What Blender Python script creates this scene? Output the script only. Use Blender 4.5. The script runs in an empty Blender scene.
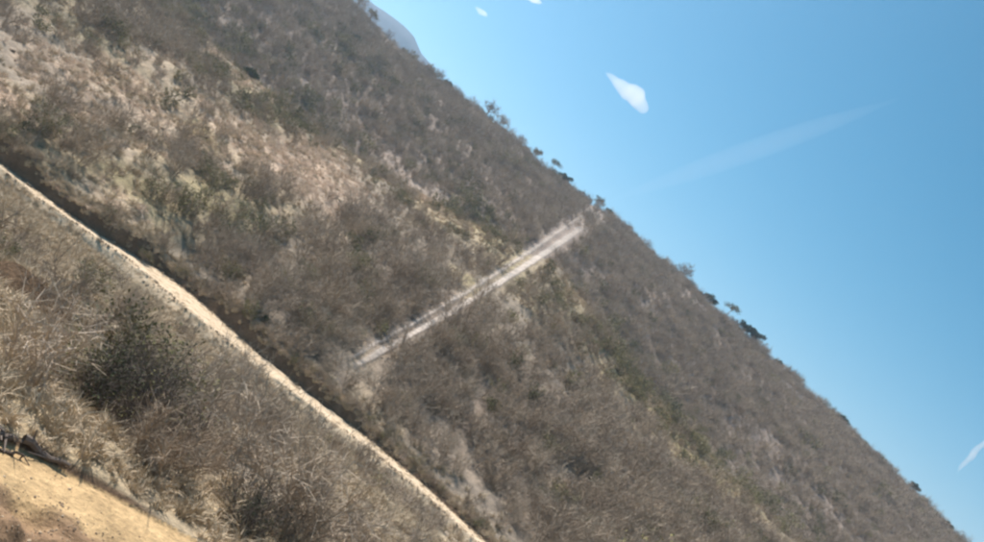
import bpy, math, random
import numpy as np
from mathutils import Matrix, Vector

# ------------------------------------------------------------------ camera
W0, H0, FPX = 984.0, 542.0, 850.0          # photograph size, focal length in its pixels
ROLL, PITCH = math.radians(38.0), math.radians(4.0)
scene = bpy.context.scene
Fw = np.array([0, math.cos(PITCH), math.sin(PITCH)])
U0 = np.array([0, -math.sin(PITCH), math.cos(PITCH)])
R0 = np.array([1.0, 0, 0])
UP = math.cos(ROLL) * U0 - math.sin(ROLL) * R0
RT = math.cos(ROLL) * R0 + math.sin(ROLL) * U0
cam_d = bpy.data.cameras.new('camera')
cam_d.sensor_width = 36.0
cam_d.lens = 36.0 * FPX / W0
cam_d.clip_start, cam_d.clip_end = 0.1, 60000
cam = bpy.data.objects.new('camera', cam_d)
scene.collection.objects.link(cam)
cam.matrix_world = Matrix(((RT[0], UP[0], -Fw[0], 0), (RT[1], UP[1], -Fw[1], 0), (RT[2], UP[2], -Fw[2], 0), (0, 0, 0, 1)))
scene.camera = cam

# ------------------------------------------------------------------ sky and sun
SUN_AZ, SUN_EL = math.radians(-50.0), math.radians(53.0)     # azimuth from +Y, negative = towards -X
world = bpy.data.worlds.new('World')
scene.world = world
world.use_nodes = True
wn = world.node_tree.nodes
wl = world.node_tree.links
wn.clear()
sky = wn.new('ShaderNodeTexSky')
sky.sky_type = 'NISHITA'
sky.sun_disc = False
sky.sun_elevation = SUN_EL
sky.sun_rotation = SUN_AZ
sky.altitude = 900
sky.air_density = 1.0
sky.dust_density = 1.0
sky.ozone_density = 1.0
bg = wn.new('ShaderNodeBackground')
bg.inputs['Strength'].default_value = 0.053
wo = wn.new('ShaderNodeOutputWorld')
gm, hs, mu = wn.new('ShaderNodeGamma'), wn.new('ShaderNodeHueSaturation'), wn.new('ShaderNodeVectorMath')      # the phone's colour response, the same for the whole sky
gm.inputs[1].default_value = 1.42
hs.inputs['Saturation'].default_value = 1.32
hs.inputs['Hue'].default_value = .49
mu.operation = 'MULTIPLY'
mu.inputs[1].default_value = (1.60, .99, .70)
wl.new(sky.outputs[0], gm.inputs[0]); wl.new(gm.outputs[0], hs.inputs['Color']); wl.new(hs.outputs[0], mu.inputs[0]); wl.new(mu.outputs[0], bg.inputs[0])
wl.new(bg.outputs[0], wo.inputs[0])
sun_d = bpy.data.lights.new('sun', 'SUN')
sun_d.energy = 4.8
sun_d.angle = math.radians(0.5)
sun_d.color = (1.0, 0.935, 0.86)
sun = bpy.data.objects.new('sun', sun_d)
scene.collection.objects.link(sun)
sdir = Vector((math.sin(SUN_AZ) * math.cos(SUN_EL), math.cos(SUN_AZ) * math.cos(SUN_EL), math.sin(SUN_EL)))
sun.rotation_euler = sdir.to_track_quat('Z', 'Y').to_euler()

scene.view_settings.view_transform = 'Standard'
scene.view_settings.look = 'None'
scene.view_settings.gamma = 1.0
scene.view_settings.use_curve_mapping = False
scene.view_settings.exposure = 0.78
scene.render.engine = 'CYCLES'
scene.cycles.use_denoising = True
scene.cycles.max_bounces = 4
scene.cycles.volume_bounces = 2
scene.cycles.diffuse_bounces = 2
scene.cycles.transparent_max_bounces = 8
scene.cycles.filter_width = 2.5

rng = np.random.default_rng(11)
random.seed(5)
COL = scene.collection

# ------------------------------------------------------------------ pixel <-> direction
def pix_dir(px, py):
    dx, dy = px - W0 / 2, py - H0 / 2
    return Fw * FPX + RT * dx - UP * dy

def pix_ae(px, py):
    d = pix_dir(px, py)
    return d[0] / d[1], d[2] / d[1]                       # lateral and vertical slope of the ray

def project(x, y, z):
    p = np.stack([x, y, z], -1)
    d = np.maximum(p @ Fw, 1e-3)
    return W0 / 2 + FPX * (p @ RT) / d, H0 / 2 - FPX * (p @ UP) / d, (p @ Fw)

CR, SR = math.cos(ROLL), math.sin(ROLL)
def to_uv(px, py):
    dx, dy = px - W0 / 2, py - H0 / 2
    return CR * dx + SR * dy, SR * dx - CR * dy            # levelled picture coordinates

# ------------------------------------------------------------------ noise
def _hash(ix, iy, seed):
    n = (ix.astype(np.int64) * 374761393 + iy.astype(np.int64) * 668265263 + seed * 1442695041) & 0x7fffffff
    n = ((n ^ (n >> 13)) * 1274126177) & 0x7fffffff
    return ((n ^ (n >> 16)) & 0xffff) / 65535.0

def vnoise(x, y, wl_, seed):
    x = np.asarray(x, float) / wl_; y = np.asarray(y, float) / wl_
    ix, iy = np.floor(x), np.floor(y)
    fx, fy = x - ix, y - iy
    fx = fx * fx * fx * (fx * (fx * 6 - 15) + 10); fy = fy * fy * fy * (fy * (fy * 6 - 15) + 10)
    a = _hash(ix, iy, seed); b = _hash(ix + 1, iy, seed); c = _hash(ix, iy + 1, seed); d = _hash(ix + 1, iy + 1, seed)
    return (a * (1 - fx) + b * fx) * (1 - fy) + (c * (1 - fx) + d * fx) * fy - 0.5

def sstep(a, b, x):
    t = np.clip((x - a) / (b - a), 0, 1)
    return t * t * (3 - 2 * t)

# ------------------------------------------------------------------ the lie of the land
ROAD_PX = [(-60, 118), (0, 165), (50, 202), (100, 238), (150, 268), (200, 310), (250, 352), (300, 392), (350, 428), (400, 468), (440, 503), (480, 540), (540, 592)]
CREST_PX = [(60, -80), (215, 50), (330, 140), (400, 182), (467, 222), (560, 268), (650, 398), (740, 488), (850, 590)]
RIDGE_PX = [(230, -100), (300, -42), (346, -4), (377, 27), (410, 56), (440, 82), (500, 128), (560, 183), (610, 218), (680, 278), (750, 343), (800, 388), (850, 434), (900, 482), (960, 542), (1050, 625)]
ROAD_Z = -10.7
_ra = np.array([pix_ae(*p) for p in ROAD_PX]); _ca = np.array([pix_ae(*p) for p in CREST_PX]); _ga = np.array([pix_ae(*p) for p in RIDGE_PX])
road_yk = ROAD_Z / _ra[:, 1]
road_xk = _ra[:, 0] * road_yk
def ext(xs, ys, lo, hi):
    return np.concatenate([[lo], xs, [hi]]), np.concatenate([[ys[0]], ys, [ys[-1]]])
_rx, _ry = ext(road_xk, road_yk, -400, 400)
_fine = np.linspace(-120, 120, 481)
_sm = np.interp(_fine, _rx, _ry)
_sm = np.convolve(np.pad(_sm, 3, mode='edge'), np.ones(7) / 7, 'valid')
_sm = _sm + .9 * vnoise(_fine, _fine * 0, 7.0, 5) + .4 * vnoise(_fine, _fine * 0, 2.6, 6)
def road_y(x): return np.interp(x, _fine, _sm)
def road_w(x):                                            # full width of the dusty surface
    return np.interp(x, [-60, -31, -27, -22, -18.5, -15, -10, 0, 6, 11, 20], [1.6, 1.6, 1.8, 2.3, 4.8, 5.4, 3.7, 2.9, 2.6, 2.0, 1.7])
def bank_h(x):                                            # height of the cut bank behind it
    b = np.interp(x, [-60, -33, -26, -21.5, -19, -16.5, -13, -6, -1, 3, 8, 14], [1.1, 1.1, 1.25, 1.1, .4, .4, 1.05, 1.1, .75, .4, .25, .2])
    return b * (1 + 0.5 * vnoise(x, x * 0, 2.3, 3) + .3 * vnoise(x, x * 0, .8, 4))
def crest_e(a): return np.interp(a, *ext(_ca[:, 0], _ca[:, 1], -3, 3))
def ridge_e(a): return np.interp(a, *ext(_ga[:, 0], _ga[:, 1], -3, 3))
SAND_PX = [(-60, 412), (0, 441), (70, 470), (130, 500), (200, 541), (260, 575)]
SAND_Z = -6.0
_sa = np.array([pix_ae(*p) for p in SAND_PX])
_sx, _sy = ext(_sa[:, 0] * SAND_Z / _sa[:, 1], SAND_Z / _sa[:, 1], -60, 60)
def sand_y(x): return np.interp(x, _sx, _sy) + 0.3 * vnoise(x, x * 0, 1.1, 8)

Y_CREST, Y_DIP, Y_RIDGE = 150.0, 172.0, 305.0
HOLLOW = None
def height(x, y):
    x = np.asarray(x, float); y = np.asarray(y, float)
    x, y = np.broadcast_arrays(x, y)
    a = x / np.maximum(y, 25.0)
    ry, rw, bh = road_y(x), road_w(x), bank_h(x)
    sy = sand_y(x)
    rough = 0.5 * vnoise(x, y, 3.1, 21) + 0.28 * vnoise(x, y, 1.3, 22) + 0.10 * vnoise(x, y, .5, 23)
    big = 1.6 * vnoise(x, y, 22, 31) + 0.9 * vnoise(x, y, 9.5, 32)
    huge = 7.0 * vnoise(x, y, 60, 41)
    # the bench under the camera, the bank below it and the dusty track
    z = np.interp(y, [-80, 2.6, 4.2, 9.3, 11.0, 30], [-1.7, -1.75, -2.6, -5.75, -6.05, -6.05])
    clod = 0.34 * vnoise(x, y, .8, 51) + .2 * vnoise(x, y, .3, 52)
    z = z + clod * sstep(0, -.7, y - (sy - 1.1) + .4 * vnoise(x, y, .9, 53)) * sstep(8, 10, y) + .04 * vnoise(x, y, .4, 54)
    # rim behind the track, then the slope falling to the road
    rim = (0.15 + .16 * vnoise(x, y * 0, 1.1, 61)) * np.interp(x, [-6, -3.2, -2.4, 0], [1, 1, .25, .1])
    zslope = np.interp(y - sy, [0, 2, 8, 20, 44], [SAND_Z, SAND_Z - .1, SAND_Z - 1.0, SAND_Z - 3.0, ROAD_Z - .7])
    zs = zslope + rim * np.exp(-np.maximum(y - sy, 0) / 2.5) + rough * .75 * sstep(0, 2, y - sy) + .55 * big * sstep(3, 10, y - sy) * sstep(50, 40, y)
    z = np.where(y > sy, SAND_Z + (zs - SAND_Z) * sstep(0, .3, y - sy), z)
    # blend to the fill slope under the road
    t = y - (ry - rw / 2)
    fill = ROAD_Z - .12 + np.minimum(t, 0) * .62 + .25 * rough
    k = sstep(-3.2, -1.2, t)
    z = np.where(t > -6, z * (1 - k) + fill * k, z)
    z = np.where((t > 0), ROAD_Z - .12, z)
    # cut bank and near hillside
    s = y - (ry + rw / 2)
    ztop = ROAD_Z + bh
    crest_z = crest_e(a) * Y_CREST
    f = np.clip((y - (ry + rw / 2 + .6)) / (Y_CREST - (ry + rw / 2 + .6)), 0, 1)
    prof = f * 1.12 - .12 * f ** 3                       # rounded towards the crest
    zn = ztop + (crest_z - ztop) * prof + rough * sstep(0, 2, s) + big * sstep(1, 12, s) * sstep(0, 10, Y_CREST + 4 - y) + .25 * huge * sstep(5, 25, s) * sstep(0, 40, Y_CREST - y)
    bankf = sstep(-.05, .55 + .25 * vnoise(x, y * 0, .8, 71), s)
    zn = ROAD_Z - .12 + (zn - (ROAD_Z - .12)) * bankf
    z = np.where(s > -.05, zn, z)
    # dip behind the crest and the far hillside
    rz = ridge_e(a) * Y_RIDGE
    g = np.clip((y - Y_DIP) / (Y_RIDGE - Y_DIP), 0, 1)
    zd = crest_z - 1.5
    zf = zd + (rz - zd) * (g * 1.1 - .1 * g ** 3) + big * .9 * sstep(0, .2, g) + .55 * huge * sstep(0, .25, g) * sstep(1, .75, g) + rough * .8
    h = sstep(Y_CREST - 1, Y_DIP + 10, y)
    z = np.where(y > Y_CREST - 1, z * (1 - h) + zf * h, z)
    # behind the ridge
    b = sstep(Y_RIDGE - 2, 560, y)
    z = np.where(y > Y_RIDGE - 2, z * (1 - b) + (-45 + .6 * big) * b, z)
    if HOLLOW is not None:
        for hx, hy, hw, hd in HOLLOW:
            yy = y - (hy + .2 * vnoise(x, x * 0, .9, 77))
            z = z + .55 * hd * np.exp(-((x - hx) / hw) ** 4) * sstep(-.02, .15, yy) * np.exp(-np.maximum(yy, 0) / 2.5)
            z = z - hd * np.exp(-((x - hx) / hw) ** 4) * sstep(-2.6, -.3, yy) * sstep(.18, 0, yy)
    return z

def raycast(px, py, y0=9.6, y1=420):
    a, e = pix_ae(px, py)
    ys = np.concatenate([np.arange(y0, 70, .05), np.arange(70, y1, .3)])
    d = height(a * ys, ys) - e * ys
    i = np.argmax(d > 0)
    if d[i] <= 0: return None
    y = ys[i]
    return a * y, y, float(height(a * y, y))

_h = raycast(24, 300)
_h2 = raycast(28, 362)
HOLLOW = [(_h[0], _h[1], 1.9, 1.5)]

# ------------------------------------------------------------------ what grows where (blobs read off the photograph, fixed to the ground)
BLOBS = {
 'pale': [(270,158,62,12,1),(318,172,42,16,1),(205,150,28,9,.8),(60,75,50,18,.7),(130,95,45,18,.65),(15,102,35,9,.9),(30,60,25,12,.6),(408,182,34,6,1),(375,150,40,6,.6),(120,205,30,10,.7),(150,62,20,8,.4),(95,118,40,8,.6),(235,75,40,6,.6),(380,345,20,10,.3),(560,485,16,12,.5),(585,270,26,5,.6),(330,90,30,5,.4),(250,135,20,7,.5),(490,430,30,10,.35),(780,480,8,4,.3),(394,43,24,2.5,1)],
 'straw': [(50,240,70,26,.6),(20,330,50,40,1),(70,350,50,25,.8),(120,335,75,14,.8),(60,430,70,24,.85),(170,480,60,10,.7),(330,460,50,20,.35),(560,290,60,7,.55),(640,398,60,9,.7),(715,482,75,9,.7),(280,200,70,14,.5),(150,150,60,14,.4),(440,210,60,9,.5),(300,440,90,12,.4),(240,390,60,14,.4),(200,240,60,12,.4)],
 'olive': [(255,100,40,12,.9),(310,120,55,10,.8),(135,195,50,18,.8),(215,205,50,22,.7),(470,215,45,12,1),(430,200,45,10,.7),(60,225,30,12,.5),(125,370,45,18,.9),(580,325,80,16,.6),(645,395,45,9,1),(700,450,45,12,.7),(350,60,60,12,.5),(200,20,90,20,.5),(90,40,60,20,.5),(760,500,40,14,.5),(510,260,50,10,.5),(30,140,40,14,.4)],
 'dark': [(430,330,120,45,.8),(540,450,150,60,.9),(300,315,70,30,.6),(350,225,60,25,.7),(650,500,90,40,.8),(380,270,60,20,.5),(150,410,45,35,.7),(200,435,45,30,.5),(240,60,40,10,.4)],
 'yellow': [(655,402,30,7,.9),(710,470,40,7,.7),(200,137,16,6,.8),(615,430,30,6,.4),(470,285,20,6,.5)],
}
def masks(px, py):
    u, v = to_uv(px, py)
    out = {}
    wob_u = 14 * vnoise(u, v, 26, 91) + 8 * vnoise(u, v, 9, 92)
    wob_v = 9 * vnoise(u, v, 22, 93) + 6 * vnoise(u, v, 8, 94)
    for k, bl in BLOBS.items():
        m = np.zeros_like(np.asarray(u, float))
        for bx, by, ru, rv, amp in bl:
            bu, bv = to_uv(bx, by)
            m = np.maximum(m, amp * np.exp(-.5 * (((u + wob_u - bu) / ru) ** 2 + ((v + wob_v - bv) / rv) ** 2) ** 1.3))
        out[k] = m
    return out

# ------------------------------------------------------------------ materials
def new_mat(name):
    m = bpy.data.materials.new(name); m.use_nodes = True
    nt = m.node_tree
    return m, nt, nt.nodes['Principled BSDF']

def twig_mat(name, c1, c2, rough=.85, noise=3.0):
    m, nt, p = new_mat(name)
    oi = nt.nodes.new('ShaderNodeObjectInfo')
    tc = nt.nodes.new('ShaderNodeTexCoord')
    nz = nt.nodes.new('ShaderNodeTexNoise'); nz.inputs['Scale'].default_value = noise; nz.inputs['Detail'].default_value = 3
    nt.links.new(tc.outputs['Object'], nz.inputs['Vector'])
    add = nt.nodes.new('ShaderNodeMath'); add.operation = 'MULTIPLY_ADD'
    add.inputs[1].default_value = .9
    sub = nt.nodes.new('ShaderNodeMath'); sub.operation = 'SUBTRACT'; sub.inputs[1].default_value = .5
    nt.links.new(nz.outputs['Fac'], sub.inputs[0])
    nt.links.new(sub.outputs[0], add.inputs[0])
    nt.links.new(oi.outputs['Random'], add.inputs[2])
    mx = nt.nodes.new('ShaderNodeMix'); mx.data_type = 'RGBA'
    mx.inputs[6].default_value = (*c1, 1); mx.inputs[7].default_value = (*c2, 1)
    nt.links.new(add.outputs[0], mx.inputs[0])
    nt.links.new(mx.outputs[2], p.inputs['Base Color'])
    p.inputs['Roughness'].default_value = rough
    p.inputs['Specular IOR Level'].default_value = .15
    return m

M = {
 'grey': twig_mat('dry_twigs_grey', (.285, .228, .175), (.455, .372, .288)),
 'brown': twig_mat('dry_twigs_brown', (.255, .197, .143), (.41, .325, .24)),
 'pale': twig_mat('dry_twigs_pale', (.58, .45, .345), (.76, .61, .48)),
 'olive': twig_mat('leaves_olive', (.13, .125, .055), (.25, .225, .10)),
 'green': twig_mat('leaves_dark_green', (.035, .05, .025), (.075, .09, .042)),
 'straw': twig_mat('dry_grass', (.43, .345, .24), (.62, .50, .355)),
 'bark': twig_mat('bark', (.10, .08, .065), (.17, .14, .12), noise=8),
}

def ground_mat(name):
    m, nt, p = new_mat(name)
    N = nt.nodes; L = nt.links
    at = N.new('ShaderNodeAttribute'); at.attribute_name = 'tint'
    geo = N.new('ShaderNodeNewGeometry')
    n1 = N.new('ShaderNodeTexNoise'); n1.inputs['Scale'].default_value = 1.3; n1.inputs['Detail'].default_value = 8; n1.inputs['Roughness'].default_value = .68
    L.new(geo.outputs['Position'], n1.inputs['Vector'])
    n2 = N.new('ShaderNodeTexNoise'); n2.inputs['Scale'].default_value = 9; n2.inputs['Detail'].default_value = 6; n2.inputs['Roughness'].default_value = .7
    L.new(geo.outputs['Position'], n2.inputs['Vector'])
    r1 = N.new('ShaderNodeMapRange'); r1.inputs[1].default_value = .3; r1.inputs[2].default_value = .7; r1.inputs[3].default_value = .62; r1.inputs[4].default_value = 1.36
    L.new(n1.outputs['Fac'], r1.inputs[0])
    r2 = N.new('ShaderNodeMapRange'); r2.inputs[1].default_value = .3; r2.inputs[2].default_value = .7; r2.inputs[3].default_value = .72; r2.inputs[4].default_value = 1.26
    L.new(n2.outputs['Fac'], r2.inputs[0])
    mu = N.new('ShaderNodeMath'); mu.operation = 'MULTIPLY'
    L.new(r1.outputs[0], mu.inputs[0]); L.new(r2.outputs[0], mu.inputs[1])
    vm = N.new('ShaderNodeVectorMath'); vm.operation = 'SCALE'
    L.new(at.outputs['Vector'], vm.inputs[0]); L.new(mu.outputs[0], vm.inputs['Scale'])
    L.new(vm.outputs[0], p.inputs['Base Color'])
    p.inputs['Roughness'].default_value = .95
    p.inputs['Specular IOR Level'].default_value = .1
    bp = N.new('ShaderNodeBump'); bp.inputs['Strength'].default_value = .8; bp.inputs['Distance'].default_value = .12
    L.new(n2.outputs['Fac'], bp.inputs['Height']); L.new(bp.outputs[0], p.inputs['Normal'])
    return m
M['ground'] = ground_mat('hillside_soil')

# ------------------------------------------------------------------ mesh helpers
def mesh_from(name, verts, faces, mat, smooth=False):
    me = bpy.data.meshes.new(name)
    verts = np.asarray(verts, np.float32); faces = np.asarray(faces, np.int32)
    n, k = faces.shape
    me.vertices.add(len(verts)); me.vertices.foreach_set('co', verts.ravel())
    me.loops.add(n * k); me.loops.foreach_set('vertex_index', faces.ravel())
    me.polygons.add(n); me.polygons.foreach_set('loop_start', np.arange(0, n * k, k, dtype=np.int32))
    if smooth: me.polygons.foreach_set('use_smooth', np.ones(n, bool))
    me.update(calc_edges=True)
    if mat: me.materials.append(mat)
    return me

def link(name, data, parent=None, **props):
    o = bpy.data.objects.new(name, data)
    COL.objects.link(o)
    if parent is not None: o.parent = parent
    for k, v in props.items(): o[k] = v
    return o

def grid_mesh(name, X, Y, Z, mat):
    r, c = X.shape
    v = np.stack([X, Y, Z], -1).reshape(-1, 3)
    i = np.arange(r * c).reshape(r, c)
    f = np.stack([i[:-1, :-1], i[:-1, 1:], i[1:, 1:], i[1:, :-1]], -1).reshape(-1, 4)
    return mesh_from(name, v, f, mat, True)

def set_tint(me, rgb):
    at = me.attributes.new('tint', 'FLOAT_VECTOR', 'POINT')
    at.data.foreach_set('vector', np.asarray(rgb, np.float32).ravel())

# ------------------------------------------------------------------ hillside
ar = np.arange
rows = np.concatenate([ar(-80, 0, 8), ar(0, 9, .6), ar(9, 13, .1), ar(13, 17.5, .05), ar(17.5, 20, .11), ar(20, 55, .33), ar(55, 65, .13), ar(65, 155, .62), ar(155, 320, 1.1), ar(320, 600, 12), np.geomspace(600, 2600, 10)])
cols = np.concatenate([np.linspace(-1.3, -.62, 60)[:-1], np.linspace(-.62, .72, 390), np.linspace(.72, 1.4, 60)[1:]])
Wr = np.maximum(rows, 14.0)
X = cols[None, :] * Wr[:, None]
Y = np.repeat(rows[:, None], len(cols), 1)
Z = height(X, Y)

def ground_tint(x, y, z):
    px, py, d = project(x, y, z)
    m = masks(px, py)
    base = np.array([.27, .225, .175]); straw = np.array([.48, .38, .245]); pale = np.array([.66, .50, .37])
    olive = np.array([.24, .21, .11]); dark = np.array([.22, .18, .15]); yellow = np.array([.46, .37, .15]); soil = np.array([.17, .115, .075]); sand = np.array([.57, .40, .215])
    c = np.broadcast_to(base, x.shape + (3,)).copy()
    def mix(c, col, w): w = np.clip(w, 0, 1)[..., None]; return c * (1 - w) + col * w
    n = vnoise(x, y, 6, 101) + .6 * vnoise(x, y, 2.2, 102)
    c = mix(c, straw, np.clip(n * 1.1, 0, .42))
    front = (d > 1) & (y > 9)
    for k, col in (('dark', dark), ('olive', olive), ('straw', straw), ('pale', pale), ('yellow', yellow)):
        c = mix(c, col, m[k] * (.8 + n * .9) * front)
    far = sstep(160, 185, y)
    c = mix(c, np.array([.26, .21, .18]), far * .8)
    ry, rw = road_y(x), road_w(x)
    low = (y > sand_y(x)) & (y < ry - rw / 2)
    c = mix(c, straw, low * np.clip(.35 + n, 0, .8))
    t = y - (ry - rw / 2)
    c = mix(c, np.array([.27, .215, .15]), sstep(-1.6, -.3, t) * (t < rw) * .7)
    c = mix(c, np.array([.60, .50, .38]), np.exp(-((t + 1.9 + .5 * vnoise(x, y * 0, 2.0, 105)) / .28) ** 2) * sstep(-14, -9, x) * sstep(8, 3, x) * (.7 + vnoise(x, y, 1.1, 106)))
    s = y - (ry + rw / 2)
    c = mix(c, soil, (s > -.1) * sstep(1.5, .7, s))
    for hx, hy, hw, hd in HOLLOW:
        c = mix(c, soil * .8, (np.abs(x - hx) < hw * 1.05) * sstep(-1.6, -.8, y - hy) * sstep(.5, .25, y - hy))  # soil darkened further to paint in the shade of the hollow's face
    # the dusty track in front
    sy = sand_y(x)
    q = y - sy
    trk = (q <= .02) * (y > 8)
    c = mix(c, np.array([.29, .19, .115]), trk)
    c = mix(c, sand, trk * sstep(-1.9, -1.0, q + 1.0 * vnoise(x, y, 1.2, 103) + .5 * vnoise(x, y, .4, 104)))
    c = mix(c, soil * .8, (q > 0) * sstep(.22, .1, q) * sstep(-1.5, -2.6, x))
    c = mix(c, np.array([.40, .33, .24]), (y < 8) * 1.0)
    return c

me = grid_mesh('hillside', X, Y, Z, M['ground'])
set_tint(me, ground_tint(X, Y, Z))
link('hillside', me, kind='structure')

# ------------------------------------------------------------------ dirt road along the slope
xs = np.arange(-75, 40, .18)
ry, rw = road_y(xs), road_w(xs)
tt = np.array([-.9, -.6, -.4, -.25, -.15, 0.03, .1, .2, .3, .45, .6, .75, .9, 1.0])    # negative: metres outside the edge; 0..1 across the road
RX, RY, RZ = [], [], []
for t in tt:
    yy = ry - rw / 2 + (t if t < 0 else t * rw)
    yy = yy + .3 * vnoise(xs, xs * 0, 1.4, 111) * (1 - min(max(t, 0), 1)) + .12 * vnoise(xs, xs * 0 + t * 7, .5, 115)
    zz = ROAD_Z + np.where(t < 0, t * .6, 0) + .06 * vnoise(xs, yy, .7, 112) + .05 * vnoise(xs, yy, .3, 116)
    zz = zz + np.clip(.06 + .2 * vnoise(xs, xs * 0, 1.7, 113) + .14 * vnoise(xs, xs * 0, .5, 114), 0, .25) * math.exp(-((t + .1) / .2) ** 2)     # loose broken berm on the outer edge
    if t in (.3, .75): zz = zz - .06
    if t < -.7: zz = height(xs, yy) - .12
    elif t <= -.4: zz = np.minimum(np.maximum(zz, height(xs, yy) + .03), height(xs, yy) + .12)
    RX.append(xs); RY.append(yy); RZ.append(zz)
RX, RY, RZ = np.array(RX), np.array(RY), np.array(RZ)
def dust_and_glare_mat(name, c1, c2, c3):
    m, nt, p = new_mat(name)
    N = nt.nodes; L = nt.links
    geo = N.new('ShaderNodeNewGeometry')
    n1 = N.new('ShaderNodeTexNoise'); n1.inputs['Scale'].default_value = 2.2; n1.inputs['Detail'].default_value = 8; n1.inputs['Roughness'].default_value = .7
    L.new(geo.outputs['Position'], n1.inputs['Vector'])
    cr = N.new('ShaderNodeValToRGB')
    e = cr.color_ramp.elements
    e[0].position = .38; e[0].color = (*c1, 1); e[1].position = .60; e[1].color = (*c3, 1)
    k = e.new(.48); k.color = (*c2, 1)
    L.new(n1.outputs['Fac'], cr.inputs[0]); L.new(cr.outputs[0], p.inputs['Base Color'])
    bp = N.new('ShaderNodeBump'); bp.inputs['Strength'].default_value = .5; bp.inputs['Distance'].default_value = .1
    L.new(n1.outputs['Fac'], bp.inputs['Height']); L.new(bp.outputs[0], p.inputs['Normal'])
    p.inputs['Roughness'].default_value = .95; p.inputs['Specular IOR Level'].default_value = .1
    return m
M['dust'] = dust_and_glare_mat('road_dust', (.29, .215, .14), (.52, .405, .275), (.62, .50, .36))
link('dirt_road', grid_mesh('dirt_road', RX, RY, RZ, M['dust']), kind='structure')

# ------------------------------------------------------------------ window glare painted as a pale double streak up the hill
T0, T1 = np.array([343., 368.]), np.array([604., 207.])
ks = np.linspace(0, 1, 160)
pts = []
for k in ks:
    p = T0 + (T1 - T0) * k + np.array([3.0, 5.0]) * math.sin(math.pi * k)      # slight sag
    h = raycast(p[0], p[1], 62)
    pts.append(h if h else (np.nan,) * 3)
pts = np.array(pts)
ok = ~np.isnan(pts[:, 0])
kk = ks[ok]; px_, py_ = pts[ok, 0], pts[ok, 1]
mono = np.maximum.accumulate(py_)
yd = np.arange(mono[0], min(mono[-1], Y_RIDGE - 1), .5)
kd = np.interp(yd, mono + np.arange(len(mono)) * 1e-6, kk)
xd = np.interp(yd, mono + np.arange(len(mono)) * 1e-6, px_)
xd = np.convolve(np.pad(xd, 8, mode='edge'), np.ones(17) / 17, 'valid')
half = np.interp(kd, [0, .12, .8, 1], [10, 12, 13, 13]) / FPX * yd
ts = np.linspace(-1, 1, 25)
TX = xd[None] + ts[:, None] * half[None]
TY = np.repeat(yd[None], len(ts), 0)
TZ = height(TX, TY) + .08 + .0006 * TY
me = grid_mesh('glare_streak', TX, TY, TZ, None)
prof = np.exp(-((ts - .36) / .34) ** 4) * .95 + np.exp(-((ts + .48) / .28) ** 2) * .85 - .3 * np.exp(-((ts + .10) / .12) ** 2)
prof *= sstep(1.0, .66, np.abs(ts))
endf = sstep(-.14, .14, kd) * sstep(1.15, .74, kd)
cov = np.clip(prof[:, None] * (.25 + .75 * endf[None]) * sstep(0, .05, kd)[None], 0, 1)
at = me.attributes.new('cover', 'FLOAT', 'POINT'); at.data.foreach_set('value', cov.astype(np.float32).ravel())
m = dust_and_glare_mat('glare_tone', (.47, .405, .35), (.55, .48, .42), (.61, .535, .47))
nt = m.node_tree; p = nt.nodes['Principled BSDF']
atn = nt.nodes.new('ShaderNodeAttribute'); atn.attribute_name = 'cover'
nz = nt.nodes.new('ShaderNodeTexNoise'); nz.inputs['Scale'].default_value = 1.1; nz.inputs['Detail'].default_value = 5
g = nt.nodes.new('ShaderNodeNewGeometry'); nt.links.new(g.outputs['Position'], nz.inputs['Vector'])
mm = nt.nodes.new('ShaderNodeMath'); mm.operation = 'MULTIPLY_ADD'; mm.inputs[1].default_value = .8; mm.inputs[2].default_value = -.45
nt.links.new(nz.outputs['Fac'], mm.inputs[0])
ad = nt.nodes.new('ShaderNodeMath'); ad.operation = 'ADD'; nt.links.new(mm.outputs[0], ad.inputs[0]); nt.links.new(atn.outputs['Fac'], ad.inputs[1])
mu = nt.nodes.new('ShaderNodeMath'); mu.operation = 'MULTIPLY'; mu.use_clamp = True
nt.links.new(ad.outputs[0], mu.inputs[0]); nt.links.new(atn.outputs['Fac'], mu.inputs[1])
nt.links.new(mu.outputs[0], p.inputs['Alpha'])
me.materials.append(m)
link('glare_streak', me, kind='structure')
def on_streak(x, y):
    i = np.interp(y, yd, xd); hw = np.interp(y, yd, half)
    kq = np.interp(y, yd, kd)
    front = (np.abs(x - np.interp(y + 3, yd, xd)) < hw * .8)                # keep the low plants just in front of it open too
    return ((np.abs(x - i) < hw * 1.05) | front) & (y > yd[0] - 2.5) & (rng.uniform(size=np.shape(x)) > sstep(.8, 1.05, kq) * .5)

# ------------------------------------------------------------------ plants: shape builders
def ribbon(P0, P1, w0, w1, out_v, out_f, r):
    d = P1 - P0
    L_ = np.linalg.norm(d) + 1e-9
    s = np.cross(d / L_, r.normal(size=3)); s /= np.linalg.norm(s) + 1e-9
    b = len(out_v)
    out_v += [P0 - s * w0 / 2, P0 + s * w0 / 2, P1 + s * w1 / 2, P1 - s * w1 / 2]
    out_f.append((b, b + 1, b + 2, b + 3))

def prism(P0, P1, w0, w1, out_v, out_f, n=4):
    d = P1 - P0; d = d / (np.linalg.norm(d) + 1e-9)
    s = np.cross(d, [.3, .5, .81]); s /= np.linalg.norm(s); t = np.cross(d, s)
    b = len(out_v)
    for P, w in ((P0, w0), (P1, w1)):
        for k in range(n):
            an = 2 * math.pi * k / n
            out_v.append(P + (s * math.cos(an) + t * math.sin(an)) * w / 2)
    for k in range(n):
        out_f.append((b + k, b + (k + 1) % n, b + n + (k + 1) % n, b + n + k))

def unit(v): return v / (np.linalg.norm(v) + 1e-9)

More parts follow.
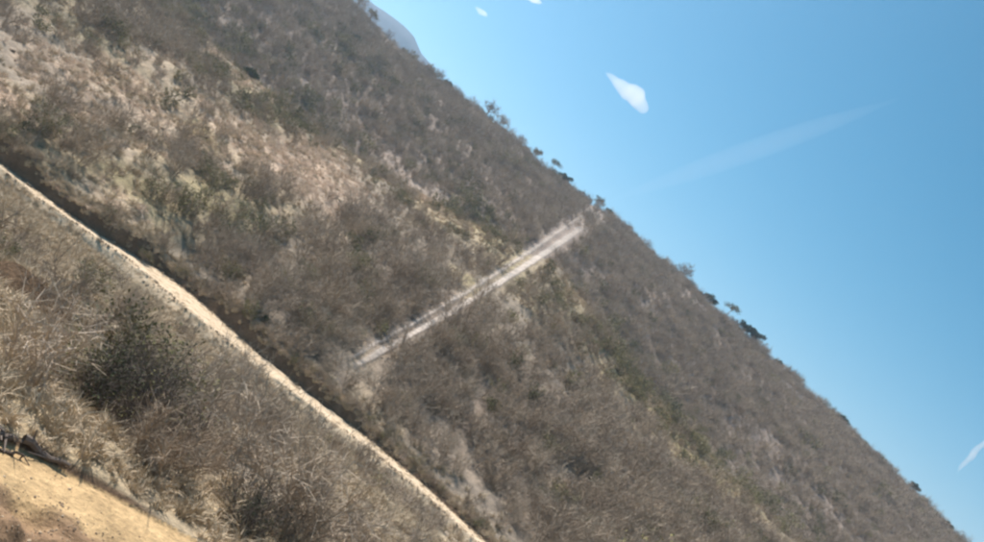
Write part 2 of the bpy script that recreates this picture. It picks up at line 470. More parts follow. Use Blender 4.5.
def shrub_shape(seed, H=1.6, spread=.8, stems=8, twigs=26, sub=3, tw=.016, leaves=0, leaf=.08, upright=.6, droop=.0):
    """a many-stemmed shrub: returns branch mesh lists and leaf mesh lists"""
    r = np.random.default_rng(seed)
    bv, bf, lv, lf = [], [], [], []
    tips = []
    for i in range(stems):
        an = 2 * math.pi * (i + r.uniform(-.4, .4)) / stems
        lean = r.uniform(.15, 1.0) * spread
        P = np.array([math.cos(an), math.sin(an), 0]) * r.uniform(.02, .12) * H; P[2] = -.12
        d = unit(np.array([math.cos(an) * lean, math.sin(an) * lean, 1.0]))
        ln = H * r.uniform(.75, 1.1) / 4
        w = .045 * H / 1.6 * r.uniform(.7, 1.2)
        for sgm in range(4):
            Q = P + d * ln
            prism(P, Q, w, w * .72, bv, bf, 3)
            w *= .72
            for k in range(max(1, twigs // 4)):
                f = r.uniform(.15, 1)
                S = P + (Q - P) * f
                if sgm == 0 and f < .5: continue
                e = unit(d * .5 + r.normal(size=3) * .75 + np.array([0, 0, upright * .6]))
                tl = H * r.uniform(.12, .34)
                E = S + e * tl; E[2] = max(E[2], .05)
                ribbon(S, E, tw * 1.3, tw * .6, bv, bf, r)
                tips.append((S, E))
                for j in range(sub):
                    S2 = S + (E - S) * r.uniform(.25, 1)
                    e2 = unit(e + r.normal(size=3) * .8 - np.array([0, 0, droop]))
                    E2 = S2 + e2 * tl * r.uniform(.35, .8); E2[2] = max(E2[2], .03)
                    ribbon(S2, E2, tw * .8, tw * .4, bv, bf, r)
                    tips.append((S2, E2))
            P = Q
            d = unit(d + r.normal(size=3) * .28 + np.array([0, 0, .12]))
            ln *= r.uniform(.75, 1.05)
    for i in range(leaves):
        S, E = tips[r.integers(len(tips))]
        c = S + (E - S) * r.uniform(.2, 1.15) + r.normal(size=3) * leaf * .7
        n_ = unit(r.normal(size=3) + np.array([0, 0, .6])); s = unit(np.cross(n_, r.normal(size=3))); t = np.cross(n_, s)
        l = leaf * r.uniform(.6, 1.3)
        b = len(lv)
        lv += [c - s * l, c - t * l * .5, c + s * l, c + t * l * .5]
        lf.append((b, b + 1, b + 2, b + 3))
    return (bv, bf), (lv, lf)

def joined(name, parts):
    me = bpy.data.meshes.new(name)
    V, Fc, mi = [], [], []
    for i, ((v, f), mat) in enumerate(parts):
        if not f: continue
        b = len(V); V += [tuple(q) for q in v]; Fc += [tuple(k + b for k in q) for q in f]; mi += [len(me.materials)] * len(f)
        me.materials.append(mat)
    me.from_pydata(V, [], Fc)
    me.polygons.foreach_set('material_index', np.array(mi, np.int32))
    me.update()
    return me

def tuft_shape(seed, H=.55, n=46, w=.014, flop=.9):
    r = np.random.default_rng(seed); v, f = [], []
    for i in range(n):
        P = np.array([*r.normal(size=2) * .10, -.04])
        e = unit(np.array([*r.normal(size=2) * .5 * flop, 1.0]))
        L_ = H * r.uniform(.5, 1.1)
        Q = P + e * L_ * .6
        e2 = unit(e + np.array([*(e[:2] * 1.6 * flop), -.35 * flop]) + r.normal(size=3) * .2)
        s = unit(np.cross(e, r.normal(size=3)))
        b = len(v)
        E = Q + e2 * L_ * .5
        v += [P - s * w, P + s * w, Q + s * w * .8, Q - s * w * .8, E + s * w * .2, E - s * w * .2]
        f += [(b, b + 1, b + 2, b + 3), (b + 3, b + 2, b + 4, b + 5)]
    return v, f

def log_shape(seed, n=7):
    r = np.random.default_rng(seed); v, f = [], []
    for i in range(n):
        P = np.array([*r.normal(size=2) * .5, r.uniform(.05, .5)])
        e = unit(np.array([*r.normal(size=2), r.normal() * .35])); L_ = r.uniform(.5, 1.6)
        Q = P + e * L_; prism(P, Q, .06, .035, v, f, 3)
        for k in range(5):
            S = P + (Q - P) * r.uniform(.2, 1); E = S + unit(e + r.normal(size=3) * .7) * r.uniform(.2, .6)
            ribbon(S, E, .03, .012, v, f, r)
    return v, f

SRC = bpy.data.collections.new('plant_sources')            # shapes handed to the scatter nodes; not linked to the scene
def source(name, me):
    o = bpy.data.objects.new(name, me); SRC.objects.link(o); return o
variants = {'grey': [], 'brown': [], 'olive': [], 'pale': [], 'tuft': []}
def addv(kind, me):
    n = 'v%02d_%s' % (len(SRC.objects), kind)
    variants[kind].append(len(SRC.objects)); source(n, me)
for i in range(4):
    b, l = shrub_shape(100 + i, H=1.7 + .2 * i, spread=.75 + .1 * i, stems=8, twigs=22, sub=2, tw=.024)
    addv('grey', joined('shrub_grey', [(b, M['grey'])]))
for i in range(3):
    b, l = shrub_shape(120 + i, H=1.5 + .2 * i, spread=.9, stems=8, twigs=22, sub=2, tw=.024)
    addv('brown', joined('shrub_brown', [(b, M['brown'])]))
for i in range(3):
    b, l = shrub_shape(140 + i, H=1.5 + .25 * i, spread=.8, stems=7, twigs=16, sub=1, tw=.02, leaves=420, leaf=.085)
    addv('olive', joined('shrub_olive', [(b, M['grey']), (l, M['olive'])]))
for i in range(3):
    v, f = log_shape(160 + i)
    b, l = shrub_shape(163 + i, H=1.0, spread=1.3, stems=6, twigs=16, sub=1, tw=.022)
    addv('pale', joined('brush_pale', [((v, f), M['pale']), (b, M['pale'])]))
for i in range(3):
    addv('tuft', joined('grass_tuft', [(tuft_shape(180 + i), M['straw'])]))

def stone_shape(seed):
    import bmesh
    r = np.random.default_rng(seed); bm = bmesh.new()
    bmesh.ops.create_icosphere(bm, subdivisions=1, radius=.5)
    sc_ = np.array([1, r.uniform(.6, .9), r.uniform(.45, .7)])
    v = [np.array(q.co) * sc_ * r.uniform(.75, 1.2) for q in bm.verts]; f = [[q.index for q in p_.verts] for p_ in bm.faces]
    bm.free(); return v, f
M['stone'] = twig_mat('loose_stone', (.20, .145, .10), (.46, .36, .25), noise=4)
variants['stone'] = []
for i in range(4): addv('stone', joined('stone', [(stone_shape(190 + i), M['stone'])]))

# ------------------------------------------------------------------ where they stand
def scatter(y0, y1, spacing, rg):
    """jittered spots over the land that the view (and a margin round it) can see"""
    X_, Y_ = [], []
    y = y0
    while y < y1:
        sp = spacing(y) if callable(spacing) else spacing
        n0 = np.arange(-.66 * y - 6, .76 * y + 6, sp)
        X_.append(n0 + rg.uniform(-.5, .5, len(n0)) * sp); Y_.append(y + rg.uniform(-.5, .5, len(n0)) * sp)
        y += sp
    x = np.concatenate(X_); y = np.concatenate(Y_)
    z = height(x, y)
    px, py, d = project(x, y, z)
    k = (px > -140) & (px < W0 + 140) & (py > -140) & (py < H0 + 110)
    return x[k], y[k], z[k], px[k], py[k]

def off_road(x, y, lo=-1.0, hi=.5):
    ry, rw = road_y(x), road_w(x)
    return (y < ry - rw / 2 + lo) | (y > ry + rw / 2 + hi)

P = {k: [] for k in ('x', 'y', 'z', 'rx', 'ry', 'rz', 's', 'i', 'cls')}
def put(x, y, z, s, idx, cls, tilt=.12):
    n = len(x)
    P['x'].append(x); P['y'].append(y); P['z'].append(z); P['s'].append(s); P['i'].append(idx)
    P['rx'].append(rng.normal(0, tilt, n)); P['ry'].append(rng.normal(0, tilt, n)); P['rz'].append(rng.uniform(0, 6.283, n))
    P['cls'].append(np.full(n, cls))

def pick(kind_arr):
    idx = np.zeros(len(kind_arr), int)
    for k, ids in variants.items():
        w = kind_arr == k
        idx[w] = rng.choice(ids, w.sum())
    return idx

# shrubs
x, y, z, px, py = scatter(17, 306, lambda q: 1.15 if q < 58 else (1.25 if q < 155 else 1.75), rng)
m = masks(px, py)
n = vnoise(x, y, 9, 201) + .7 * vnoise(x, y, 3.5, 202)
dens = .50 + 1.1 * n + .45 * m['dark'] + .25 * m['olive'] - .75 * m['straw'] - 1.6 * m['pale'] - .4 * m['yellow']
dens = np.where(y < road_y(x), dens * .42 - .02 + .25 * m['dark'], dens)
dens = np.where(y > 165, dens + .25, dens)
keep = (rng.uniform(size=len(x)) < np.clip(dens, np.where(y > road_y(x), .2 * (1 - np.minimum(m['pale'] * 1.2, 1)), .06), .97)) & off_road(x, y) & ~on_streak(x, y) & ~((y < sand_y(x) + 2.2)) & ~((np.abs(y - 160) < 11) & (rng.uniform(size=len(x)) < .5))
if HOLLOW:
    for hx, hy, hw, hd in HOLLOW: keep &= ~((np.abs(x - hx) < hw + .4) & (y < hy + .3) & (y > hy - 4))
x, y, z = x[keep], y[keep], z[keep]; m = {k: v[keep] for k, v in m.items()}; n = n[keep]
po = np.clip(.06 + .75 * m['olive'] + .2 * m['yellow'], 0, .8); pb = .28 + .25 * vnoise(x, y, 14, 203); pp = np.clip(.03 + .5 * m['pale'], 0, .6)
q = rng.uniform(size=len(x))
kind = np.where(q < po, 'olive', np.where(q < po + pp, 'pale', np.where(q < po + pp + pb, 'brown', 'grey')))
size = rng.uniform(.6, 1.15, len(x)) * np.where(y > 165, 1.35, np.where(y > 62, 1.05, .8)) * (1 + .3 * m['dark']) * np.where(rng.uniform(size=len(x)) < .12, 1.55, 1)
size *= np.where(kind == 'pale', .75, 1)
near_road = (y > road_y(x)) & (y < road_y(x) + 4.5); size = np.where(near_road, np.minimum(size, .9), size)
below = (y < road_y(x)) & (y > road_y(x) - 7); size = np.where(below, np.minimum(size, .38), size)
shr = dict(x=x, y=y, z=z, s=size, kind=kind)

# the 300 that show largest are plants of their own; the rest is the scrub
ppx, ppy, dd = project(x, y, z + .8 * size)
inview = (ppx > 0) & (ppx < W0) & (ppy > 0) & (ppy < H0) & (y < 150)
score = np.where(inview & (kind != 'pale'), size / y, 0)
top = np.argsort(-score)[:290]
top = top[score[top] > 0]
rest = np.ones(len(x), bool); rest[top] = False
put(x[rest], y[rest], z[rest] - .03, size[rest], pick(kind[rest]), 0)

# pale dead brush where the slope is bare
x, y, z, px, py = scatter(62, 150, 1.1, rng); m = masks(px, py)
k = (rng.uniform(size=len(x)) < np.clip(m['pale'] * 1.1, 0, .9)) & off_road(x, y, -1, 1.5) & ~on_streak(x, y)
put(x[k], y[k], z[k], rng.uniform(.5, 1.0, k.sum()), pick(np.full(k.sum(), 'pale')), 0, .2)

# taller growth along the ridge
x = rng.uniform(-150, 230, 560); y = Y_RIDGE + rng.uniform(-9, 3, 560); keep = vnoise(x, x * 0, 14, 207) + .4 * vnoise(x, x * 0, 5, 208) > -.12
x, y = x[keep], y[keep]
put(x, y, height(x, y) - .05, rng.uniform(.9, 2.0, len(x)), pick(rng.choice(['grey', 'grey', 'brown', 'olive'], len(x))), 0)

# dry grass
x, y, z, px, py = scatter(14, 58, .34, rng); m = masks(px, py)
nn = vnoise(x, y, 4, 301) + .6 * vnoise(x, y, 1.4, 302)
k = (rng.uniform(size=len(x)) < np.clip(.5 + .35 * (y < sand_y(x) + 1.5) + nn + .5 * m['straw'] - .4 * m['dark'], .06, .95)) & off_road(x, y, -.1, .9) & (y > sand_y(x) + .12)
for hx, hy, hw, hd in HOLLOW: k &= ~((np.abs(x - hx) < hw + .1) & (y < hy + .3) & (y > hy - 3.6))
put(x[k], y[k], z[k], rng.uniform(.45, 1.15, k.sum()) * np.interp(y[k] - sand_y(x[k]), [0, 1.2], [.55, 1]), pick(np.full(k.sum(), 'tuft')), 1)
x, y, z, px, py = scatter(60, 155, .62, rng); m = masks(px, py)
nn = vnoise(x, y, 7, 303) + .6 * vnoise(x, y, 2.4, 304)
k = (rng.uniform(size=len(x)) < np.clip(.05 + .3 * (y < road_y(x) + 5) + .6 * nn + .6 * m['straw'] + .55 * m['pale'] + .5 * m['yellow'] - .4 * m['dark'], .02, .8)) & off_road(x, y, -.3, .15) & ~on_streak(x, y)
put(x[k], y[k], z[k], rng.uniform(.7, 1.5, k.sum()) * np.where(y[k] < road_y(x[k]) + 3.5, .6, 1), pick(np.full(k.sum(), 'tuft')), 1)
x = rng.uniform(-42, 14, 420)                              # growth hanging over the lip of the cut
y = road_y(x) + road_w(x) / 2 + rng.uniform(.5, 1.3, 420)
k = (vnoise(x, x * 0, 4, 306) > -.28) & ~on_streak(x, y)
put(x[k], y[k], height(x[k], y[k]) - .05, rng.uniform(.22, .5, k.sum()), pick(rng.choice(['brown', 'grey', 'grey', 'olive', 'pale'], k.sum())), 0, .25)
x = rng.uniform(-42, 14, 1500); y = road_y(x) + road_w(x) / 2 + rng.uniform(.3, 2.2, 1500)
put(x, y, height(x, y) - .02, rng.uniform(.4, .9, 1500), pick(np.full(1500, 'tuft')), 1, .25)
n = 9000                                                    # clods on the rough soil by the sandy track
x = rng.uniform(-8, 1, n); y = rng.uniform(9.3, 14.6, n); q = y - sand_y(x)
k = (q < -.05) & (rng.uniform(size=n) < np.interp(q, [-4, -1.6, -.9, -.1], [.7, .5, .04, .1]))
put(x[k], y[k], height(x[k], y[k]) + .005, rng.lognormal(-3.7, .55, k.sum()), pick(np.full(k.sum(), 'stone')), 2, .4)
n = 3600                                                    # rubble along both edges of the road
x = rng.uniform(-40, 16, n); near = rng.uniform(size=n) < .6
y = road_y(x) + np.where(near, -road_w(x) / 2 - np.abs(rng.normal(0, .5, n)) + .3, road_w(x) / 2 - np.abs(rng.normal(0, .25, n)))
k = vnoise(x, x * 0, 3, 305) > -.2
put(x[k], y[k], np.where(near[k] & (y[k] < road_y(x[k]) - road_w(x[k]) / 2 - .4), height(x[k], y[k]), ROAD_Z + .03), rng.lognormal(-2.5, .5, k.sum()), pick(np.full(k.sum(), 'stone')), 2, .4)
x, y, z, px, py = scatter(64, 150, 1.0, rng); m = masks(px, py)
k = rng.uniform(size=len(x)) < m['pale'] * .5
put(x[k], y[k], z[k], rng.lognormal(-1.1, .5, k.sum()), pick(np.full(k.sum(), 'stone')), 2, .4)
x, y, z, px, py = scatter(166, 306, 1.6, rng)
k = (rng.uniform(size=len(x)) < .7) & ~on_streak(x, y)
put(x[k], y[k], z[k], rng.uniform(.4, .9, k.sum()), pick(np.where(rng.uniform(size=k.sum()) < .25, 'brown', 'grey')), 0)
for k in P: P[k] = np.concatenate(P[k])

def scatter_object(name, sel, **props):
    me = bpy.data.meshes.new(name)
    nn = int(sel.sum())
    me.vertices.add(nn)
    me.vertices.foreach_set('co', np.stack([P['x'][sel], P['y'][sel], P['z'][sel]], -1).astype(np.float32).ravel())
    a1 = me.attributes.new('rot', 'FLOAT_VECTOR', 'POINT'); a1.data.foreach_set('vector', np.stack([P['rx'][sel], P['ry'][sel], P['rz'][sel]], -1).astype(np.float32).ravel())
    a2 = me.attributes.new('scl', 'FLOAT', 'POINT'); a2.data.foreach_set('value', P['s'][sel].astype(np.float32))
    a3 = me.attributes.new('pick', 'INT', 'POINT'); a3.data.foreach_set('value', P['i'][sel].astype(np.int32))
    o = link(name, me, **props)
    ng = bpy.data.node_groups.new(name, 'GeometryNodeTree')
    ng.interface.new_socket('Geometry', in_out='INPUT', socket_type='NodeSocketGeometry')
    ng.interface.new_socket('Geometry', in_out='OUTPUT', socket_type='NodeSocketGeometry')
    N, L = ng.nodes, ng.links
    gi, go = N.new('NodeGroupInput'), N.new('NodeGroupOutput')
    ci = N.new('GeometryNodeCollectionInfo'); ci.inputs['Collection'].default_value = SRC
    ci.inputs['Separate Children'].default_value = True; ci.inputs['Reset Children'].default_value = True
    ip = N.new('GeometryNodeInstanceOnPoints'); ip.inputs['Pick Instance'].default_value = True
    def named(nm, ty):
        q = N.new('GeometryNodeInputNamedAttribute'); q.data_type = ty; q.inputs['Name'].default_value = nm
        return q.outputs['Attribute']
    e2r = N.new('FunctionNodeEulerToRotation'); L.new(named('rot', 'FLOAT_VECTOR'), e2r.inputs[0])
    L.new(gi.outputs[0], ip.inputs['Points']); L.new(ci.outputs[0], ip.inputs['Instance'])
    L.new(named('pick', 'INT'), ip.inputs['Instance Index']); L.new(e2r.outputs[0], ip.inputs['Rotation']); L.new(named('scl', 'FLOAT'), ip.inputs['Scale'])
    L.new(ip.outputs[0], go.inputs[0])
    md = o.modifiers.new('scatter', 'NODES'); md.node_group = ng
    return o
scatter_object('scrub', P['cls'] == 0, kind='stuff', label='dense dry leafless scrub covering the hillside', category='scrub')
scatter_object('dry_grass', P['cls'] == 1, kind='stuff', label='straw coloured dry grass between the shrubs', category='grass')
scatter_object('loose_stones', P['cls'] == 2, kind='stuff', label='loose stones and clods on bare soil and road edges', category='stones')
print('scatter', len(P['x']), 'shrubs', len(top))

# ------------------------------------------------------------------ single shrubs
proto = {}
for kk_, mats, nvar in (('grey', ('grey', None), 4), ('brown', ('brown', None), 3), ('olive', ('grey', 'olive'), 3)):
    proto[kk_] = []
    for i in range(nvar):
        if kk_ == 'olive': b, l = shrub_shape(400 + i, H=1.6 + .2 * i, spread=.85, stems=8, twigs=24, sub=2, tw=.014, leaves=1000, leaf=.05)
        else: b, l = shrub_shape((420 if kk_ == 'grey' else 440) + i, H=1.7 + .15 * i, spread=.8 + .1 * i, stems=10, twigs=32, sub=3, tw=.014)
        bm_ = joined('branches', [(b, M[mats[0]])])
        lm_ = joined('foliage', [(l, M[mats[1]])]) if mats[1] else None
        proto[kk_].append((bm_, lm_))

def plant(name, me_b, me_l, loc, rz, s, label, cat, group=None, nb='branches', nl='foliage', tilt=0):
    o = link(name, None, label=label, category=cat)
    if group: o['group'] = group
    o.empty_display_size = .2
    o.location = loc; o.rotation_euler = (tilt, 0, rz); o.scale = (s, s, s)
    if me_b: link(nb, me_b, o)
    if me_l: link(nl, me_l, o)
    return o

ORD = 'first second third fourth fifth sixth seventh eighth ninth tenth eleventh twelfth thirteenth fourteenth fifteenth sixteenth seventeenth eighteenth nineteenth twentieth'.split()
def ordinal(k):
    if k <= 20: return ORD[k - 1]
    t, u = divmod(k, 10)
    return {2: 'twentieth', 3: 'thirtieth', 4: 'fortieth', 5: 'fiftieth', 6: 'sixtieth'}[t] if u == 0 else {2: 'twenty', 3: 'thirty', 4: 'forty', 5: 'fifty', 6: 'sixty'}[t] + '-' + ORD[u - 1]
def zone_words(x, y):
    d = float(y - road_y(x))
    for lim, w in ((26, 'high above the dirt road'), (18, 'well above the dirt road'), (12, 'a little above the dirt road'), (7, 'upslope from the road cut'), (0, 'on top of the road cut'), (-9, 'just below the dirt road'),
                   (-18, 'halfway up to the dirt road'), (-26, 'a few steps behind the sandy track'), (-99, 'close behind the sandy track')):
        if d > lim: return w
spots = []
for i in top:
    kd_ = str(shr['kind'][i]); s = float(shr['s'][i])
    big = 'very tall' if s > 1.6 else 'tall' if s > 1.25 else 'sturdy' if s > 1.05 else 'low' if s < .62 else 'middling'
    look = big + {'grey': ' bare grey shrub ', 'brown': ' bare brown shrub ', 'olive': ' olive leafed shrub '}[kd_] + zone_words(shr['x'][i], shr['y'][i])
    px, py, _ = project(shr['x'][i], shr['y'][i], shr['z'][i])
    spots.append((look, float(to_uv(px, py)[0]), i, kd_, s))
classes = {}
for sp in sorted(spots): classes.setdefault(sp[0], []).append(sp)
for look, lst in classes.items():
    for k, (_, u, i, kd_, s) in enumerate(lst):
        lab = look + ('' if len(lst) == 1 else ', ' + ordinal(k + 1) + ' from the left')
        bm_, lm_ = proto[kd_][int(rng.integers(len(proto[kd_])))]
        plant('leafy_shrub' if kd_ == 'olive' else 'bare_shrub', bm_, lm_, (shr['x'][i], shr['y'][i], shr['z'][i] - .04), float(rng.uniform(0, 6.28)), s, lab, 'shrub', 'single shrubs ' + ('below the dirt road' if shr['y'][i] < road_y(shr['x'][i]) else 'above the dirt road'))

# dense thicket in the foreground
b, l = shrub_shape(500, H=2.3, spread=1.0, stems=14, twigs=44, sub=4, tw=.013, leaves=2600, leaf=.04)
th_b, th_l = joined('branches', [(b, M['bark'])]), joined('foliage', [(l, M['green'])])
b, l = shrub_shape(501, H=2.2, spread=1.1, stems=14, twigs=48, sub=4, tw=.013, leaves=900, leaf=.036)
th2_b, th2_l = joined('branches', [(b, M['bark'])]), joined('foliage', [(l, M['olive'])])
b, l = shrub_shape(502, H=2.0, spread=1.2, stems=12, twigs=48, sub=4, tw=.014)
th3_b = joined('branches', [(b, M['brown'])])
for (px, py, kk_, s, lab) in [(100, 422, 0, .85, 'dark green shrub at the upper edge of the foreground thicket'), (128, 440, 1, .9, 'tangled olive shrub in the middle of the dark foreground thicket'),
                        (150, 470, 2, .85, 'dark leafless shrub at the foot of the foreground thicket'), (128, 398, 1, .8, 'olive shrub on the uphill side of the foreground thicket'),
                        (186, 468, 2, .8, 'dark bare shrub with a bent stem beside the foreground thicket'), (240, 533, 0, .5, 'small dark green bush at the bottom edge of the picture'), (92, 398, 0, .6, 'small dark green shrub behind the foreground thicket')]:
    h = raycast(px, py)
    bb, ll = [(th_b, th_l), (th2_b, th2_l), (th3_b, None)][kk_]
    plant('thicket_shrub', bb, ll, (h[0], h[1], h[2] - .05), random.uniform(0, 6), s, lab, 'shrub', 'shrubs of the foreground thicket')

# ------------------------------------------------------------------ trees on the skyline and a few on the slope
def tree_shape(seed, H=5.0, trunk=.35, crown=1.9, flat=.7, leaves=1600, leaf=.16, bare=False, lean=0):
    r = np.random.default_rng(seed); bv, bf, lv, lf = [], [], [], []
    top_ = np.array([lean, 0, H * trunk]); mid = np.array([lean * .4, .08, H * trunk * .5])
    prism(np.array([0, 0, -.5]), mid, .26, .2, bv, bf, 6); prism(mid, top_, .2, .16, bv, bf, 6)
    lobes = []
    for i in range(9):
        an = i * 2.4 + r.uniform(-.4, .4); rr = crown * math.sqrt((i + .4) / 9) * r.uniform(.75, 1.05)
        C_ = top_ + np.array([math.cos(an) * rr, math.sin(an) * rr, H * (1 - trunk) * flat * r.uniform(.35, .95) * (1 - .25 * rr / crown)])
        k = top_ + (C_ - top_) * .5 + r.normal(size=3) * .15
        prism(top_, k, .12, .08, bv, bf, 4); prism(k, C_, .08, .03, bv, bf, 4)
        lobes.append(C_)
        for j in range(26 if bare else 10):
            S = k + (C_ - k) * r.uniform(.1, 1); E = S + unit(r.normal(size=3) + np.array([0, 0, .5])) * r.uniform(.4, 1.0)
            ribbon(S, E, .05, .025, bv, bf, r)
            for q in range(3 if bare else 0):
                E2 = S + (E - S) * r.uniform(.4, 1); ribbon(E2, E2 + unit(E - S + r.normal(size=3) * .6) * r.uniform(.3, .6), .035, .015, bv, bf, r)
    for i in range(leaves):
        C_ = lobes[r.integers(len(lobes))]
        d = unit(r.normal(size=3)); c = C_ + d * np.array([1, 1, .75]) * crown * .42 * r.uniform(.35, 1.05)
        n_ = unit(r.normal(size=3)); s = unit(np.cross(n_, r.normal(size=3))); t = np.cross(n_, s); l = leaf * r.uniform(.6, 1.3)
        b = len(lv); lv += [c - s * l, c - t * l * .6, c + s * l, c + t * l * .6]; lf.append((b, b + 1, b + 2, b + 3))
    return (bv, bf), (lv, lf)
trees = {}
for nm, kw, lm_ in (('dense', dict(seed=1, H=4.6, trunk=.22, crown=1.9, leaves=1900), 'green'), ('dense2', dict(seed=2, H=3.6, trunk=.18, crown=2.1, leaves=1700), 'green'),
                    ('umbrella', dict(seed=3, H=6.2, trunk=.6, crown=2.5, flat=.55, leaves=800, leaf=.13, lean=.5), 'olive'), ('bare', dict(seed=4, H=5.0, trunk=.25, crown=2.0, leaves=0, bare=True), None),
                    ('bare2', dict(seed=5, H=4.2, trunk=.2, crown=2.3, leaves=0, bare=True), None), ('sparse', dict(seed=6, H=4.6, trunk=.3, crown=2.0, leaves=500, leaf=.13, bare=True), 'olive')):
    b, l = tree_shape(**kw)
    trees[nm] = (joined('trunk', [(b, M['bark'] if lm_ == 'green' else M['grey'])]), joined('crown', [(l, M[lm_])]) if lm_ else None)
TREES = [  # pixel of the foot (kept on the skyline), kind, scale, words
 (352, 12, 'bare', 1.15, 'grey bare tree at the top of the skyline below the blue mountain'), (367, 22, 'sparse', .9, 'thin tree at the skyline where the blue mountain starts'),
 (428, 72, 'bare2', .9, 'low bare tree at the foot of the blue mountain'), (436, 79, 'bare', .9, 'bare tree where the blue mountain outline ends'), (446, 87, 'dense2', .7, 'small dark bush tree below the mountain end on the skyline'),
 (484, 118, 'bare', 1.2, 'larger bare tree, upper of two side by side on the skyline'), (497, 128, 'bare2', 1.2, 'wide bare tree, lower of two side by side on the skyline'),
 (518, 147, 'bare2', .9, 'grey bare tree on the skyline between two gaps'), (533, 159, 'sparse', .85, 'thin leafed tree above the dark skyline bush'), (547, 172, 'umbrella', .75, 'small umbrella shaped tree beside the dark skyline bush'),
 (560, 184, 'dense', .95, 'dark round bush tree on the skyline above the pale streak'), (594, 209, 'sparse', .8, 'thin tree at the upper end of the pale streak'), (606, 216, 'dense2', .6, 'small dark bush just past the end of the pale streak'),
 (625, 233, 'bare2', .7, 'low bare tree below the pale streak on the skyline'), (650, 255, 'bare2', .6, 'tiny bare tree midway down the skyline'), (679, 280, 'bare', 1.25, 'tall grey bare tree above the dark green skyline cluster'),
 (697, 297, 'dense2', .55, 'small dark bush, first of the green skyline cluster'), (707, 305, 'dense2', 1.05, 'wide dark green tree, second of the skyline cluster'), (722, 321, 'umbrella', .95, 'umbrella shaped tree standing out of the skyline cluster'),
 (729, 328, 'bare2', .9, 'grey bare tree beneath the umbrella shaped tree'), (739, 336, 'dense', 1.0, 'dark green tree, upper of the dense pair on the skyline'), (748, 344, 'dense', 1.15, 'dark green tree, lower of the dense pair on the skyline'),
 (762, 357, 'bare2', .7, 'low bare tree just below the dense green pair'), (775, 368, 'dense2', .65, 'dark low bush below the dense green pair'), (838, 424, 'dense2', .8, 'dark bush at the notch low on the skyline'),
 (856, 440, 'dense2', .6, 'small dark bush under the low skyline notch'), (882, 464, 'bare2', .6, 'tiny bare tree low on the skyline'), (911, 493, 'dense', .8, 'dark bush tree near the bottom right of the skyline'), (945, 528, 'dense2', .7, 'lowest dark bush on the skyline near the bottom corner'),
]
_ay = np.linspace(285, 325, 161)
for (px, py, kd_, s, lab) in TREES:
    a, e = pix_ae(px, py)
    hh = height(a * _ay, _ay) / _ay
    yy = _ay[int(np.argmax(hh))] - .5
    z = float(height(a * yy, yy))
    tb, tl = trees[kd_]
    plant('skyline_tree', tb, tl, (a * yy, yy, z - .3), random.uniform(0, 6.28), s * 1.45, lab, 'tree', 'trees along the skyline', 'trunk', 'crown')
for (px, py, kd_, s, lab) in [(247, 78, 'dense2', .8, 'dark green tree standing alone on the upper left slope'), (592, 277, 'dense2', .35, 'small dark bush alone on the far slope right of the pale streak'),
                        (356, 42, 'dense2', .8, 'dark tree just under the upper skyline'), (140, 262, 'sparse', .35, 'small tangled tree at the road bend above the cut'), (262, 320, 'dense2', .28, 'small dark bush on the slope above the middle of the road')]:
    h = raycast(px, py)
    if h is None: continue
    tb, tl = trees[kd_]
    plant('slope_tree', tb, tl, (h[0], h[1], h[2] - .2), random.uniform(0, 6.28), s, lab, 'tree', 'single trees on the slope', 'trunk', 'crown')

# bare crooked sapling at the lower right and stems beside the thicket
def sapling(name, pxy, topxy, lab):
    h = raycast(*pxy)
    a, e = pix_ae(*topxy)
    T = np.array([a * h[1], h[1], e * h[1]]); B = np.array([h[0], h[1], h[2] - .2])
    r = np.random.default_rng(int(pxy[0])); v, f = [], []
    Lh = np.linalg.norm(T - B)
    pts_ = [B] + [B + (T - B) * k + r.normal(size=3) * .06 * Lh for k in (.3, .6)] + [T]
    for i in range(3): prism(pts_[i], pts_[i + 1], Lh * (.06 - .015 * i), Lh * (.045 - .015 * i), v, f, 5)
    for k in range(10):
        S = pts_[1] + (pts_[3] - pts_[1]) * r.uniform(.1, 1); ribbon(S, S + unit((T - B) / Lh + r.normal(size=3) * .8) * Lh * r.uniform(.15, .35), .02 * Lh, .008 * Lh, v, f, r)
    v = [q - B for q in v]
    o = link(name, joined(name, [((v, f), M['bark'])]), label=lab, category='sapling', group='bare crooked saplings'); o.location = B
sapling('bare_sapling', (192, 458), (206, 440), 'dark bent bare stem at the edge of the foreground thicket')
sapling('bare_sapling', (546, 541), (566, 522), 'slender bare sapling at the bottom edge right of the road end')
sapling('bare_sapling', (228, 445), (243, 425), 'dark slim bare stem on the grass below the road')
sapling('bare_sapling', (357, 474), (372, 462), 'small crooked bare stem under the lower end of the road')

# fallen branches along the rim of the sandy track
for (p0, p1, w, lab) in [((18, 442), (68, 470), .16, 'dark fallen branch along the rim of the sandy track'), ((-8, 434), (16, 443), .2, 'thick dark log at the left edge above the sandy track'), ((2, 452), (22, 459), .08, 'thin dark stick lying on the sand')]:
    A, B = raycast(*p0), raycast(*p1)
    A = np.array(A) + [0, -.05, .05]; B = np.array(B) + [0, -.05, .03]
    r = np.random.default_rng(int(p1[0])); v, f = [], []
    pp_ = [A + (B - A) * k + r.normal(size=3) * .025 for k in np.linspace(0, 1, 6)]
    for i in range(5): prism(pp_[i] - A, pp_[i + 1] - A, w * (1 - .13 * i), w * (1 - .13 * (i + 1)), v, f, 7)
    for k in range(5): S = pp_[r.integers(1, 5)] - A; prism(S, S + r.normal(size=3) * .16, w * .3, w * .1, v, f, 4)
    o = link('fallen_branch', joined('fallen_branch', [((v, f), M['bark'])]), label=lab, category='branch'); o.location = A

